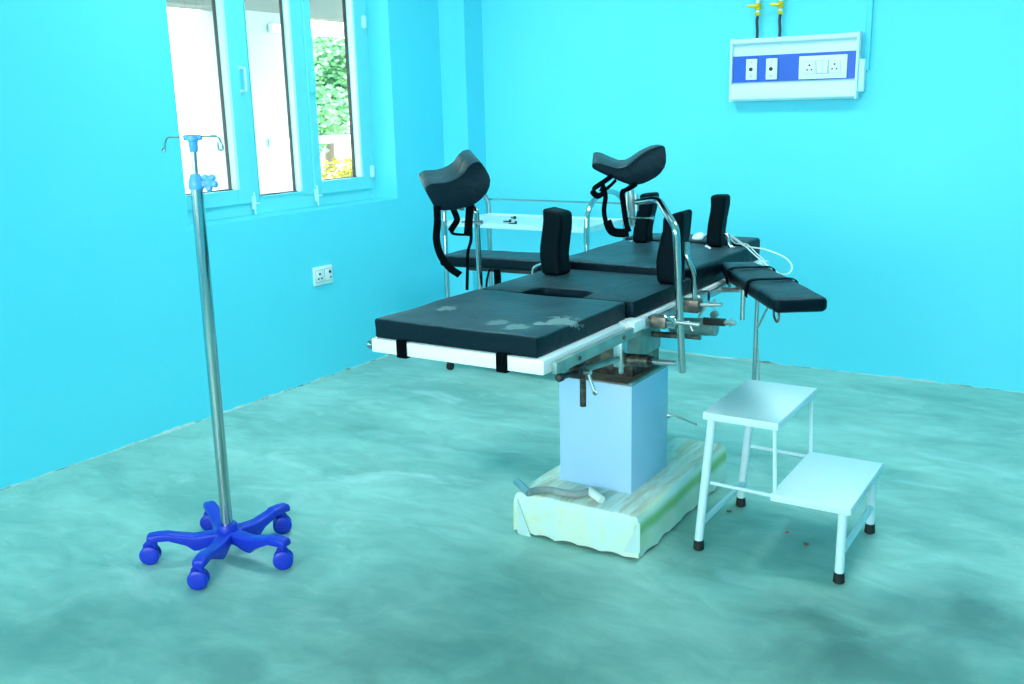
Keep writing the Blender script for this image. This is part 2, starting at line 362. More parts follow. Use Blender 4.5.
def window(name, y0, y1, z0, z1):
    W = struct(name, (XL - 0.2, (y0 + y1) / 2, z0)); XF = -3.775
    s = (y1 - y0) / 1.515; Y = lambda v: y0 + v * s
    bm = B(); ringbox(bm, y0, y1, z0, z1, XF - .07, XF, .05, .05, .068, .05)
    box(bm, XF - .07, XF, Y(.532), Y(.590), z0 + .068, z1 - .05); box(bm, XF - .07, XF, Y(.918), Y(.990), z0 + .068, z1 - .05)
    box(bm, XF - .07, XF, Y(.590), Y(.918), z0 + .068, z0 + .082)
    obj('window_frame', bm, 'frame', W, smooth=False, bevel=.003)
    def light(a, b, zb, lo, ro, bo, sash):
        # a..b is the outer opening, lo/ro/bo are the widths of the rails round the pane
        zt = z1 - .05
        if sash:
            bm = B(); ringbox(bm, a, b, zb, zt, XF - .032, XF + .012, lo, ro, bo, .06)
            S = obj('sash', bm, 'frame', W, smooth=False, bevel=.003)
        else:
            bm = B(); ringbox(bm, a, b, zb, zt, XF - .034, XF + .004, lo, ro, bo, .03)
            S = obj('fixed_light', bm, 'frame', W, smooth=False, bevel=.002)
        ga, gb, gz, gt = a + lo, b - ro, zb + bo, zt - (.06 if sash else .03)
        bm = B(); ringbox(bm, ga - .002, gb + .010, gz - .008, gt + .01, XF - .058, XF - .0225, .004, .008, .012, .01); obj('gasket', bm, 'gasket', S, smooth=False)
        bm = B(); box(bm, XF - .045, XF - .041, ga - .02, gb + .04, gz - .03, gt + .03); obj('glass_pane', bm, 'glass', S, smooth=False)
        bm = B(); box(bm, XF - .022, XF + (.0135 if sash else .006), gb - .003, gb + .013, gz + .001, gt - .001); obj('glazing_bead', bm, 'bead', S, smooth=False)
        return S
    s1 = light(Y(.03), Y(.532), z0 + .062, .055, .092, .072, True)
    s2 = light(Y(.590) + .0005, Y(.918) - .0005, z0 + .0815, .004, .030, .008, False)
    s3 = light(Y(.990), Y(1.468), z0 + .062, .055, .092, .072, True)
    def handle(S, yy, zc):
        bm = B(); tube(bm, fillet([(XF + .012, yy, zc + .055), (XF + .045, yy, zc + .055), (XF + .045, yy, zc - .055), (XF + .012, yy, zc - .055)], .008), .0055, 10)
        for dz in (.055, -.055): cyl(bm, (XF + .010, yy, zc + dz), (XF + .018, yy, zc + dz), .011)
        obj('handle', bm, 'bead', S)
    handle(s1, Y(.520), 1.573 if z0 == WZ0 else 1.573)
    bm = B(); box(bm, XF + .012, XF + .035, Y(1.0), Y(1.026), 1.51, 1.62); obj('handle', bm, 'frame', s3, bevel=.006)
    for S, yy in ((s1, Y(.535)), (s3, Y(.993))):       # small tower bolts at the foot of the meeting stiles
        bm = B(); cyl(bm, (XF + .022, yy, z0 + .005), (XF + .022, yy, z0 + .115), .0045)
        box(bm, XF + .008, XF + .02, yy - .012, yy + .012, z0 + .03, z0 + .095); cyl(bm, (XF + .022, yy, z0 + .06), (XF + .034, yy + .022, z0 + .06), .004)
        obj('bolt', bm, 'bead', S)
    for zz in (z0 + .16, z1 - .42):
        bm = B(); cyl(bm, (XF + .014, Y(1.470), zz - .035), (XF + .014, Y(1.470), zz + .035), .007); box(bm, XF, XF + .016, Y(1.452), Y(1.49), zz - .03, zz + .03); obj('hinge', bm, 'bead', s3)
    return W
window('window_1', WY0, WY1, WZ0, WZ1)
window('window_2', VY0, VY1, WZ0, WZ1)
W3 = struct('window_fill', ((UX0 + UX1) / 2, YF - .1, UZ0)); yw = YF - .12
bm = B()
for a in ((UX0, UX1, UZ0, UZ0 + .05), (UX0, UX1, UZ1 - .05, UZ1)): box(bm, a[0], a[1], yw - .03, yw + .03, a[2], a[3])
for k in range(5): xk = UX0 + .03 + (UX1 - UX0 - .06) * k / 4; box(bm, xk - .03, xk + .03, yw - .03, yw + .03, UZ0 + .05, UZ1 - .05)
obj('window_frame', bm, 'frame', W3, smooth=False)
for k in range(4):
    xk = UX0 + .03 + (UX1 - UX0 - .06) * k / 4; bm = B(); box(bm, xk + .02, xk + .02 + (UX1 - UX0 - .06) / 4 - .04, yw - .003, yw + .003, UZ0 + .04, UZ1 - .04); obj('glass_pane', bm, 'glass', W3, smooth=False)
L = bpy.data.lights.new('window_portal', 'AREA'); L.shape = 'RECTANGLE'; L.size = UX1 - UX0; L.size_y = UZ1 - UZ0; L.cycles.is_portal = True
lo = bpy.data.objects.new('window_portal', L); C.objects.link(lo); lo.location = ((UX0 + UX1) / 2, YF - .22, (UZ0 + UZ1) / 2); lo.rotation_euler = (math.radians(90), 0, 0)
for y0, y1 in ((WY0, WY1), (VY0, VY1)):      # sampling portals for the daylight, they give off nothing themselves
    L = bpy.data.lights.new('window_portal', 'AREA'); L.shape = 'RECTANGLE'; L.size = y1 - y0; L.size_y = WZ1 - WZ0; L.cycles.is_portal = True
    lo = bpy.data.objects.new('window_portal', L); C.objects.link(lo); lo.location = (XL - TH - .02, (y0 + y1) / 2, (WZ0 + WZ1) / 2)
    lo.rotation_euler = (math.radians(90), 0, math.radians(-90))

# added ceiling panels, unseen, giving overhead fill light
for k, (x, y, lb) in enumerate(((-2.6, 3.3, 'added square fill light panel over the window side of the table'), (-0.5, 3.3, 'added square fill light panel over the step stool'))):
    t = thing('ceiling_fill_light', lb, 'ceiling light', (x, y, ZC), 'added ceiling fill panels')
    bm = B(); box(bm, x - .3, x + .3, y - .3, y + .3, ZC - .012, ZC); obj('diffuser', bm, 'lamp', t, smooth=False)
    bm = B()
    for a in ((-.32, -.3, -.32, .32), (.3, .32, -.32, .32), (-.3, .3, -.32, -.3), (-.3, .3, .3, .32)): box(bm, x + a[0], x + a[1], y + a[2], y + a[3], ZC - .02, ZC)
    obj('rim', bm, 'white', t, smooth=False)

# ================================================================== OPERATING TABLE
TX0, TX1, TC = -1.718, -1.160, -1.44
T = thing('operating_table', 'black padded operating table on a pale blue pedestal', 'operating table', (TC, 2.95, 0))
# --- wrapped base
bm = B(); box(bm, -1.62, -1.225, 2.62, 3.38, .028, .13); obj('base_plate', bm, 'blackmetal', T, bevel=.006)
for x in (-1.60, -1.235):
    for y in (2.66, 3.37):
        bm = B(); cyl(bm, (x, y, 0), (x, y, .05), .022); obj('base_foot', bm, 'rubber', T)
def wrap():
    bm = B(); X0, X1, Y0, Y1 = -1.656, -1.194, 2.590, 3.375; r = .03; n = 0; ring = []
    def seg(p, q, k): return [Vector(p).lerp(Vector(q), i / k) for i in range(k)]
    per = seg((X0, Y0, 0), (X1, Y0, 0), 40) + seg((X1, Y0, 0), (X1, Y1, 0), 60) + seg((X1, Y1, 0), (X0, Y1, 0), 40) + seg((X0, Y1, 0), (X0, Y0, 0), 60)
    cx, cy = (X0 + X1) / 2, (Y0 + Y1) / 2; rows = []
    prof = ((0.0, 1.0), (.25, 1.0), (.5, 1.0), (.72, 1.0), (.88, .985), (.97, .955), (1.0, .90), (1.0, .8), (1.0, .6), (1.0, .3))
    for h, k in prof:
        row = []
        for i, p in enumerate(per):
            d = Vector((p.x - cx, p.y - cy, 0)); hx, hy = (X1 - X0) / 2, (Y1 - Y0) / 2
            q = Vector((max(-hx * 1, min(hx, d.x)), d.y, 0))
            inx = .45 * (1 - k) if k > .85 else .45 * (1 - k); 
            qx = d.x * k if abs(d.x) > hx - 1e-6 or k < .85 else d.x * (1 - (1 - k) * .3)
            qy = d.y * (1 - (1 - k) * hx / hy) if k >= .85 else d.y * k
            wob = noise.noise(Vector((p.x * 14, p.y * 11, h * 1.2)))
            w2 = math.sin((p.x * 1.0 + p.y * .8) * 46 + 2 * noise.noise(p * 5))
            side = (1 - h) if h < .97 else 0.0
            out = 1 + (.012 * wob + .012 * w2) * (.3 + .9 * side) if k > .9 else 1
            zb = .004 + .009 * abs(math.sin((p.x + p.y * .8) * 38)) ** .7 + .004 * wob
            z = zb + (.150 - zb) * h + (.006 * noise.noise(Vector((qx * 16, qy * 4, 1))) if h > .9 else 0)
            row.append(bm.verts.new((cx + qx * out, cy + qy * (1 + (out - 1) * .6), z)))
        rows.append(row)
    N = len(per)
    for a, b in zip(rows, rows[1:]):
        for i in range(N): bm.faces.new((a[i], a[(i + 1) % N], b[(i + 1) % N], b[i]))
    bm.faces.new(rows[-1])
    return bm
W = obj('foam_wrap', wrap(), 'wrap', T, label='pale yellow-green packing foam wrapped round the base')
yy = 2.583                                            # folded flaps of the sheet on the front
for px in (((517, 499), (532, 540), (525, 538), (517.5, 533)), ((640, 521), (623, 552), (640, 553.5))):
    bm = B(); prism(bm, [ony(a, b, yy) for a, b in px], (0, .003, 0))
    obj('fold_flap', bm, 'wrapfold', W, smooth=False)
# --- pedestal
PX0, PX1, PY0, PY1 = -1.568, -1.297, 2.755, 3.052
bm = B(); box(bm, PX0, PX1, PY0, PY1, .145, .520); P = obj('pedestal', bm, 'pedestal', T, bevel=.004, label='pale blue sheet metal pedestal box')
bm = B(); box(bm, PX0 + .003, PX1 - .014, PY0 + .004, PY1 - .003, .520, .525); obj('top_plate', bm, 'lid', P, smooth=False)
bm = B(); box(bm, PX1 - .014, PX1 + .001, PY0 + .002, PY1, .519, .531); obj('edge_trim', bm, 'teal', P, smooth=False, bevel=.003)
bm = B(); tube(bm, [(PX1 - .01, 3.05, .34), (PX1 + .02, 3.06, .34), (PX1 + .09, 3.10, .305)], .004, 8); cyl(bm, (PX1 - .01, 3.05, .34), (PX1 + .008, 3.054, .34), .010); obj('release_lever', bm, 'steel', P)
# --- column and mechanism under the top
bm = B(); box(bm, -1.535, -1.335, 2.84, 3.06, .524, .70); obj('lift_column', bm, 'darksteel', T, bevel=.006)
bm = B(); box(bm, -1.355, -1.30, 2.83, 2.99, .60, .735); box(bm, -1.56, -1.30, 2.80, 3.07, .70, .752); obj('column_head', bm, 'teal', T, bevel=.004)
bm = B()
for x in (-1.62, -1.265): box(bm, x - .02, x + .02, 2.05, 3.62, .745, .775)
for y in (2.55, 2.98, 3.3): box(bm, -1.62, -1.265, y - .02, y + .02, .747, .773)
box(bm, -1.60, -1.28, 2.45, 3.1, .735, .75)
obj('under_frame', bm, 'darksteel', T, smooth=False, bevel=.003)
# --- the section plates
def plate(y0, y1, name):
    bm = B(); box(bm, TX0, TX1 - .01, y0, y1, .770, .800); return obj(name, bm, 'white', T, bevel=.003, label='white enamelled plate under a pad')
bm = B(); box(bm, TX0, TX1 - .012, 1.985, 2.492, .762, .800); leg = obj('leg_plate', bm, 'white', T, bevel=.003, label='white enamelled tray under the foot pad')
plate(2.50, 2.955, 'seat_plate'); plate(2.985, 3.535, 'back_plate'); plate(3.56, 3.735, 'head_plate')
def rail(x, y0, y1, name, z0=.768, z1=.796, mt='teal', th=.010):
    bm = B(); box(bm, x - th / 2, x + th / 2, y0, y1, z0, z1)
    R = obj(name, bm, mt, T, bevel=.003)
    return R
for sx in (1, -1):
    xr = TX1 + .006 if sx > 0 else TX0 - .018
    R = rail(xr, 2.005, 2.462, 'side_rail', .763, .793, 'teal', .016)
    for y in (2.12, 2.38):
        bm = B(); cyl(bm, (xr + sx * .007, y, .779), (xr + sx * .012, y, .779), .006); obj('bolt', bm, 'darksteel', R)
    rail(xr + .004 * sx, 2.52, 2.93, 'side_rail', .772, .797, 'steel', .012)
    rail(xr + .002 * sx, 2.99, 3.50, 'side_rail', .772, .796, 'steel', .012)
    for y in (3.02, 3.22, 3.42):
        bm = B(); box(bm, min(xr - sx * .012, xr + sx * .01), max(xr - sx * .012, xr + sx * .01), y - .012, y + .012, .766, .801); obj('rail_bracket', bm, 'darksteel', T, smooth=False, bevel=.002)
bm = B(); box(bm, TX1 - .035, TX1 + .016, 2.445, 2.520, .776, .806); obj('hinge_block', bm, 'white', T, bevel=.004)
bm = B(); box(bm, TX1 - .02, TX1 + .016, 2.945, 3.035, .755, .800); obj('hinge_plate', bm, 'steel', T, bevel=.004)
bm = B(); cyl(bm, (TX0 - .016, 1.998, .779), (TX0 - .002, 1.998, .779), .014); obj('rail_end_cap', bm, 'chrome', T)
# --- pads
def wr(amp, f, seed):
    def d(Q):
        n = noise.noise(Vector((Q.x * f, Q.y * f, seed))) + .5 * noise.noise(Vector((Q.x * f * 2.3, Q.y * f * 1.7, seed + 3)))
        return Q + Vector((0, 0, amp * n if Q.z > 0 else 0)) + Vector((.3 * amp * noise.noise(Vector((Q.y * 20, Q.z * 30, seed))), .3 * amp * noise.noise(Vector((Q.x * 20, Q.z * 30, seed))), 0))
    return d
bm = B(); rbox(bm, ((-1.712 - 1.194) / 2, 2.244, .8265), (.259, .250, .0265), .007, 14, None, wr(.004, 7, 1)); obj('foot_pad', bm, 'legpad', T, label='black foot pad with chalky dust marks')
# seat pad with a notch cut into its front edge
def seat_pad():
    bm = B(); x0, x1, y0, y1 = -1.708, -1.178, 2.512, 2.958
    poly = [(x0, y0), (-1.555, y0), (-1.553, y0 + .075), (-1.525, y0 + .098), (-1.375, y0 + .098), (-1.350, y0 + .078), (-1.348, y0), (x1, y0), (x1, y1), (x0, y1)]
    prism(bm, [(a, b, .800) for a, b in poly], (0, 0, .054)); return bm
obj('seat_pad', seat_pad(), 'pad', T, bevel=.010)
bm = B(); rbox(bm, ((-1.708 - 1.178) / 2, (2.962 + 3.545) / 2, .8400), (.265, .2915, .0400), .010, 14, None, wr(.004, 6, 9)); obj('back_pad', bm, 'pad', T)
bm = B(); rbox(bm, (-1.46, 3.645, .845), (.255, .088, .045), .014, 10, None, wr(.004, 8, 5)); obj('head_pad', bm, 'pad', T)
for x in (onz(401, 345, .8).x * 0 + ony(401.5, 348, 1.98).x, ony(501.5, 360, 1.98).x):
    bm = B(); box(bm, x - .0145, x + .0145, 1.976, 1.984, .7595, .806); box(bm, x - .0145, x + .0145, 1.978, 2.07, .7575, .762); obj('pad_strap', bm, 'strap', T, smooth=False)
# --- crank drives and levers below the right rail
def shaft(name, mt, segs, y, parent=T):
    bm = B()
    for (pa, pb, r) in segs: cyl(bm, ony(*pa, y), ony(*pb, y), r, n=16)
    return obj(name, bm, mt, parent)
G = shaft('gear_housing', 'teal', (((672, 326), (716, 327), .030),), 3.0)
shaft('sleeve', 'blackmetal', (((704, 321), (725, 322.5), .013),), 2.97, G)
shaft('crank_stub', 'steel', (((724, 322.5), (736, 323.5), .0075), ((730.5, 318.5), (730.5, 327), .003)), 2.97, G)
bm = B(); c = ony(714, 314.5, 3.0); cyl(bm, c + Vector((0, -.008, 0)), c + Vector((0, .012, 0)), .012); obj('plug', bm, 'teal', G)
L2 = shaft('tilt_shaft', 'darksteel', (((652, 334), (684, 336), .010), ((684, 336), (700.5, 337.5), .0085)), 2.9)
L3 = shaft('lift_drive', 'darksteel', (((622, 359), (649, 361), .020),), 2.72)
shaft('collar', 'blackmetal', (((649, 361), (653, 361.3), .016),), 2.72, L3)
shaft('crank_stub', 'steel', (((652, 361.3), (676, 363.5), .009),), 2.72, L3)
bm = B(); a = ony(621, 355, 2.70); box(bm, a.x - .018, a.x + .014, 2.68, 2.72, .60, .70); cyl(bm, (a.x, 2.70, .575), (a.x, 2.70, .61), .008); obj('drive_bracket', bm, 'steel', T, bevel=.004)
bm = B(); cyl(bm, (a.x, 2.70, .69), (a.x, 2.70, .748), .006); box(bm, a.x - .02, a.x + .02, 2.66, 2.74, .735, .75); obj('hanger', bm, 'darksteel', T)
bm = B(); p, q = onx(579, 371.5, -1.235), onx(618, 359, -1.235); cyl(bm, p, q, .0085); LR = obj('push_rod', bm, 'teal', T)
bm = B(); r0 = onx(560, 377.5, -1.225); cyl(bm, p, r0, .0075); lathe(bm, r0, r0 - p, ((-.012, .008), (-.008, .0115), (.006, .0115), (.010, .007))); box(bm, p.x - .016, p.x + .016, p.y - .03, p.y + .012, p.z - .012, p.z + .02); cyl(bm, (p.x, p.y - .01, p.z), (p.x, p.y - .01, .75), .010); obj('rod_end', bm, 'blackmetal', LR)
s0 = ony(583, 373, p.y); s1 = ony(583, 406, p.y); bm = B(); prof = []
L = (s1 - s0).length; k = 0
while k * .0052 < L: prof += [(k * .0052, .0098), (k * .0052 + .0026, .0078)]; k += 1
lathe(bm, s0, s1 - s0, prof, 14); obj('screw', bm, 'darksteel', LR)
bm = B(); a, b = ony(588, 373, p.y), ony(595, 393, p.y); cyl(bm, a, b, .0045); lathe(bm, b, b - a, ((-.006, .004), (0, .0075), (.006, .004))); cyl(bm, ony(577, 372, p.y), ony(591, 372.5, p.y), .007); obj('lever', bm, 'steel', LR)

# ================================================================== table accessories
def lateral_support(x, y, lean, tw, lb, sx, zt=1.072, hx=.043, hy=.05, bracket=True, zb=.8545):
    t = thing('lateral_support', lb, 'padded support', (x, y, zb), 'black side supports on the table')
    def d(Q):
        k = (Q.z + .108) / .216
        Q = Vector((Q.x + lean * k + .004 * noise.noise(Q * 18 + Vector((x, y, 0))), Q.y, Q.z))
        if tw: Q = Vector((Q.x - .007 * math.sin(k * 5.5), Q.y, Q.z + (.010 * Q.x / hx if k > .7 else 0) * tw))
        return Q
    bm = B(); rbox(bm, (x, y, (zb + zt) / 2), (hx, hy, (zt - zb) / 2), .014, 7, None, d); obj('pad', bm, 'bolster', t)
    xs = x + sx * (hx + .004) + lean * .4
    bm = B()
    if bracket == 'cranked':
        P = [onx(687, 243, -1.13), onx(687, 258, -1.12), onx(694, 272, -1.105), onx(695, 310, -1.105)]
        tube(bm, fillet(P, .02), .0085, 12); 
        obj('support_rod', bm, 'chrome', t)
        c = P[-1]; bm = B(); box(bm, c.x - .05, c.x + .018, c.y - .022, c.y + .022, .775, .815); K = obj('clamp', bm, 'darksteel', t, bevel=.004)
        bm = B(); a = ony(697, 305, c.y); cyl(bm, a, ony(722, 304.5, c.y), .0065); cyl(bm, ony(714, 300, c.y), ony(714, 309, c.y), .005); cyl(bm, ony(708, 303, c.y), ony(699, 317, c.y), .004); obj('clamp_screw', bm, 'steel', K)
    else:
        tube(bm, fillet([(xs - sx * .02, y, .93), (xs + sx * .008, y, .93), (xs + sx * .008, y, .885), (xs + sx * .052, y, .87), (xs + sx * .052, y, .785)], .02), .007, 10)
        obj('support_rod', bm, 'chrome', t)
    return t
lateral_support(-1.618, 2.84, -.002, -.7, 'black upright support pad on the trolley side of the seat pad', -1, hx=.037, hy=.044)
lateral_support(-1.203, 2.845, .010, 1.2, 'black upright support pad with a cranked steel rod behind it', 1, hx=.036, hy=.042, bracket='cranked')
lateral_support(-1.600, 3.495, .022, .3, 'tilted black upright support pad on the trolley side of the back pad', -1, hx=.030, hy=.036, zb=.8815)
lateral_support(-1.292, 3.49, .000, .1, 'black upright support pad with a white cable round its foot', 1, hx=.029, hy=.034, zt=1.075, zb=.8815)

def arm_board(name, a, b, w, z0, z1, lb, straps=()):
    """padded board from a to b (floor coordinates)"""
    a = Vector((*a, 0)); b = Vector((*b, 0)); d = (b - a).normalized(); s = Vector((-d.y, d.x, 0)); L = (b - a).length
    t = thing(name, lb, 'arm board', (a.x, a.y, z0), 'arm boards of the operating table')
    mtx = Matrix(((d.x, s.x, 0, a.x), (d.y, s.y, 0, a.y), (0, 0, 1, 0), (0, 0, 0, 1)))
    def df(Q):
        k = (Q.x + L / 2) / L
        return Vector((Q.x, Q.y * (1 - .22 * max(0, (.35 - k) / .35) ** 2 + .05 * k), Q.z + (.003 * noise.noise(Q * 14) if Q.z > 0 else 0)))
    bm = B(); rbox(bm, (L / 2, 0, (z0 + z1) / 2), (L / 2, w / 2, (z1 - z0) / 2), .016, 9, mtx, df); obj('pad', bm, 'pad', t)
    bm = B(); box(bm, .03, L - .12, -w / 2 + .02, w / 2 - .02, z0 - .012, z0 + .004, mtx); obj('board', bm, 'blackmetal', t, bevel=.003)
    for k in straps:
        h = w / 2 * 1.03 + .004; e = .05
        bm = B(); ribbon(bm, [mtx @ Vector((k, -h, z0 - .004)), mtx @ Vector((k + .002, -h, (z0 + z1) / 2)), mtx @ Vector((k + .004, -h + .012, z1 + .004)), mtx @ Vector((k + .01, 0, z1 + .007)), mtx @ Vector((k + .004, h - .012, z1 + .004)), mtx @ Vector((k, h, (z0 + z1) / 2)), mtx @ Vector((k, h, z0 - .004))], d, .024, .003); obj('strap', bm, 'strap', t)
    return t, mtx, L
tR, mR, LR_ = arm_board('arm_board', (-1.135, 3.265), (-.748, 2.70), .146, .822, .866, 'black arm board strapped twice, angled out over the step stool', (.17, .40))
bm = B(); p = mR @ Vector((.16, -.03, .80)); tube(bm, [(-1.15, p.y + .02, .785), (p.x, p.y, .795), (p.x, p.y, .812)], .009, 10); obj('pivot_bracket', bm, 'steel', tR)
bm = B(); p = onx(743.5, 285, -1.02); cyl(bm, (p.x, p.y, .82), (p.x, p.y, .72), .0075); obj('locking_pin', bm, 'steel', tR)
yq = 3.30; p0, p1 = ony(757.5, 300, yq), ony(753.5, 390, yq)
bm = B(); cyl(bm, (p0.x, p0.y, .815), p1, .0075); S = obj('support_rod', bm, 'chrome', tR)
bm = B(); cyl(bm, ony(770, 303, yq - .16), ony(757, 329, yq), .004); obj('brace', bm, 'steel', S)
bm = B(); tube(bm, smooth_path([ony(756, 320, yq), ony(758, 350, yq + .01), ony(759, 380, yq + .01), ony(757, 390, yq)]), .003, 8); obj('wire', bm, 'steel', S)
bm = B(); tube(bm, smooth_path([ony(774, 308, 2.72), ony(774, 316, 2.70), ony(777, 322, 2.69), ony(779, 317, 2.69), ony(778, 308, 2.70)], 6), .0035, 8); obj('strap_ring', bm, 'darksteel', tR)
tL, mL, LL = arm_board('arm_board', (-1.76, 3.215), (-2.30, 3.185), .20, .800, .846, 'long black arm board reaching across in front of the instrument trolley')
bm = B(); p = ony(497, 268, 3.12); q = ony(498, 300, 3.12); box(bm, p.x - .014, p.x + .014, 3.118, 3.126, q.z, .80); obj('hanging_strap', bm, 'strap', tL, smooth=False)
bm = B(); ribbon(bm, [ony(490, 268, 3.11), ony(487, 280, 3.11), ony(486, 297, 3.11)], (1, .3, 0), .008); obj('strap_tail', bm, 'strap', tL)
bm = B(); tube(bm, [(-1.735, 3.20, .785), (-1.90, 3.205, .789), (-1.92, 3.205, .795)], .009, 10); obj('pivot_bracket', bm, 'steel', tL)

def crutch_pad(t, px_near, Y, ext, ext2=None, mt='pad', bevel=.012):
    near = [ony(a, b, Y) for a, b in px_near]
    bm = B(); us = [a for a, b in px_near]; lo, hi = min(us), max(us); a_ = [bm.verts.new(p) for p in near]; b_ = []
    for (px, py), p in zip(px_near, near):
        k = (px - lo) / (hi - lo); b_.append(bm.verts.new(p + Vector(ext).lerp(Vector(ext2 if ext2 is not None else ext), k)))
    bm.faces.new(a_[::-1]); bm.faces.new(b_); n = len(a_)
    for i in range(n): bm.faces.new((a_[i], a_[(i + 1) % n], b_[(i + 1) % n], b_[i]))
    return obj('crutch_pad', bm, mt, t, bevel=bevel)
# left leg holder
tl = thing('leg_holder', 'leg holder with saddle pad and hanging straps on a straight rod', 'leg holder', (-1.80, 2.64, .63), 'leg holders clamped to the table')
cz = lambda pts, ox, oy, s: [(ox + a / s, oy + b / s) for a, b in pts]
nearL = cz(((132, 400), (180, 372), (240, 368), (300, 365), (350, 352), (400, 330), (435, 308), (460, 285), (482, 250), (505, 222), (540, 195), (585, 182), (612, 195), (650, 250), (680, 305), (690, 345), (684, 400), (660, 455), (610, 510), (560, 548), (480, 580), (400, 596), (290, 608), (235, 595), (205, 570), (175, 515), (150, 470), (134, 435)), 410, 140, 8.55)
YL = 2.56
d0 = ony(466, 150, YL + .17) - ony(476.5, 162.5, YL)
crutch_pad(tl, nearL, YL, d0)
bm = B(); a = onx(476.5, 214, -1.815); b = onx(482, 300, -1.815)
tube(bm, fillet([a + Vector((-.04, .02, .035)), a + Vector((0, 0, .01)), a, (b.x, b.y, .63)], .02), .0095, 14); rodL = obj('support_rod', bm, 'chrome', tl)
bm = B(); c = a + Vector((0, 0, 0)); lathe(bm, c + Vector((-.045, -.02, .045)), (.2, 0, 1), ((-.03, .014), (.05, .014)), 14); cyl(bm, ony(462, 222, a.y - .02), ony(481, 222.5, a.y - .02), .004); cyl(bm, ony(478, 222.5, a.y - .02), ony(482, 222.5, a.y - .02), .007); obj('swivel', bm, 'steel', tl)
bm = B(); box(bm, -1.835, -1.735, b.y - .025, b.y + .025, .765, .805); obj('clamp', bm, 'darksteel', tl, bevel=.004)
YS = YL - .006
def strap(t, pts, Y, width, wd=(1, .45, 0), th=.0025, dy=None):
    P = [ony(a, b, Y + (dy[i] if dy else 0)) for i, (a, b) in enumerate(pts)]
    bm = B(); ribbon(bm, P, wd, width, th); return obj('strap', bm, 'strap', t)
strap(tl, ((437, 206), (437.5, 222), (436.5, 240), (441, 256), (450, 268), (460, 275)), YS, .024)
strap(tl, ((451, 204), (455, 213), (457, 220), (453, 227), (450.5, 231)), YS + .02, .020)
strap(tl, ((450.5, 230), (453, 233.5), (460, 234.5), (468, 234), (472, 228)), YS + .01, .010, (0, 1, .6))
strap(tl, ((470, 204), (469, 220), (467.5, 236)), YS + .02, .026)
strap(tl, ((471, 226), (471, 240), (468, 252), (467.5, 270), (467, 290)), YS + .005, .010)
# right leg holder
tr = thing('leg_holder', 'leg holder with saddle pad on a chrome rod bent over inwards', 'leg holder', (-1.06, 2.58, .63), 'leg holders clamped to the table')
nearR = cz(((84, 232), (78, 205), (100, 190), (140, 192), (200, 210), (260, 226), (310, 216), (345, 192), (372, 168), (410, 138), (450, 110), (490, 88), (530, 74), (572, 70), (584, 90), (590, 140), (590, 185), (578, 225), (552, 262), (520, 290), (470, 318), (430, 335), (380, 345), (350, 345), (300, 330), (235, 302), (180, 280), (130, 256)), 580, 135, 6.84)
YR = 2.60
crutch_pad(tr, nearR, YR, ony(594, 156, YR + .14) - ony(592.9, 168.3, YR), ony(664, 147, YR + .14) - ony(665.5, 147, YR))
YK = 2.66
Pts = [onx(682.5, 372, -1.06), onx(676, 228, -1.06), ony(658.5, 199.5, YK - .02), ony(637, 202, YK)]
bm = B(); tube(bm, fillet([Pts[0], Pts[1], Pts[2], Pts[3]], .025, 8), .0105, 16); obj('support_rod', bm, 'chrome', tr)
bm = B(); a, b = ony(630.5, 182, YK), ony(632.5, 222, YK); lathe(bm, a, b - a, ((0, .007), (.022, .007), (.025, .0), (.025, .010), (.118, .010), (.122, .007), (.132, .007)), 14)
for dx in (-4.5, 4.5): cyl(bm, ony(631.5 + dx, 194, YK), ony(632 + dx, 211, YK), .006)
SW = obj('swivel', bm, 'steel', tr)
bm = B(); a, b = ony(627, 218, YK - .01), ony(652, 218.3, YK - .01); cyl(bm, a, b, .0032); lathe(bm, b, b - a, ((-.006, .004), (-.003, .007), (.005, .007), (.007, .004))); obj('locking_screw', bm, 'chrome', SW)
yc = Pts[0].y - .02
K = None
bm = B(); c = ony(672, 322, yc); lathe(bm, ony(664, 321.5, yc), ony(684, 322.5, yc) - ony(664, 321.5, yc), ((0, .012), (.006, .021), (.012, .017), (.018, .021), (.040, .021), (.046, .013)), 20); K = obj('clamp_knob', bm, 'chrome', tr)
bm = B(); a = ony(654, 320.5, yc); box(bm, -1.155, a.x + .045, yc - .022, yc + .022, a.z - .018, a.z + .016); obj('clamp', bm, 'darksteel', tr, bevel=.004)
bm = B(); cyl(bm, ony(676, 322, yc - .012), ony(700, 325, yc - .012), .006); cyl(bm, ony(688, 321, yc - .012), ony(693, 331, yc - .012), .004); obj('clamp_screw', bm, 'steel', K)
YQ = YR - .004
strap(tr, ((612, 176), (602, 183), (594, 188.5), (593, 192), (598, 196), (604, 193)), YQ, .018, (0, .5, 1))
strap(tr, ((616, 180), (610, 186), (604, 190), (600, 189)), YQ + .02, .012, (0, .5, 1))
strap(tr, ((602.5, 184), (605.5, 196), (604, 210), (606, 222), (611, 230)), YQ + .005, .014)
strap(tr, ((607, 221), (612, 231), (622, 233), (628.5, 232)), YQ + .006, .026, (0, .15, 1))
strap(tr, ((636, 184), (628, 189), (622.5, 193), (624, 208), (626, 222), (629, 232)), YQ - .004, .016)

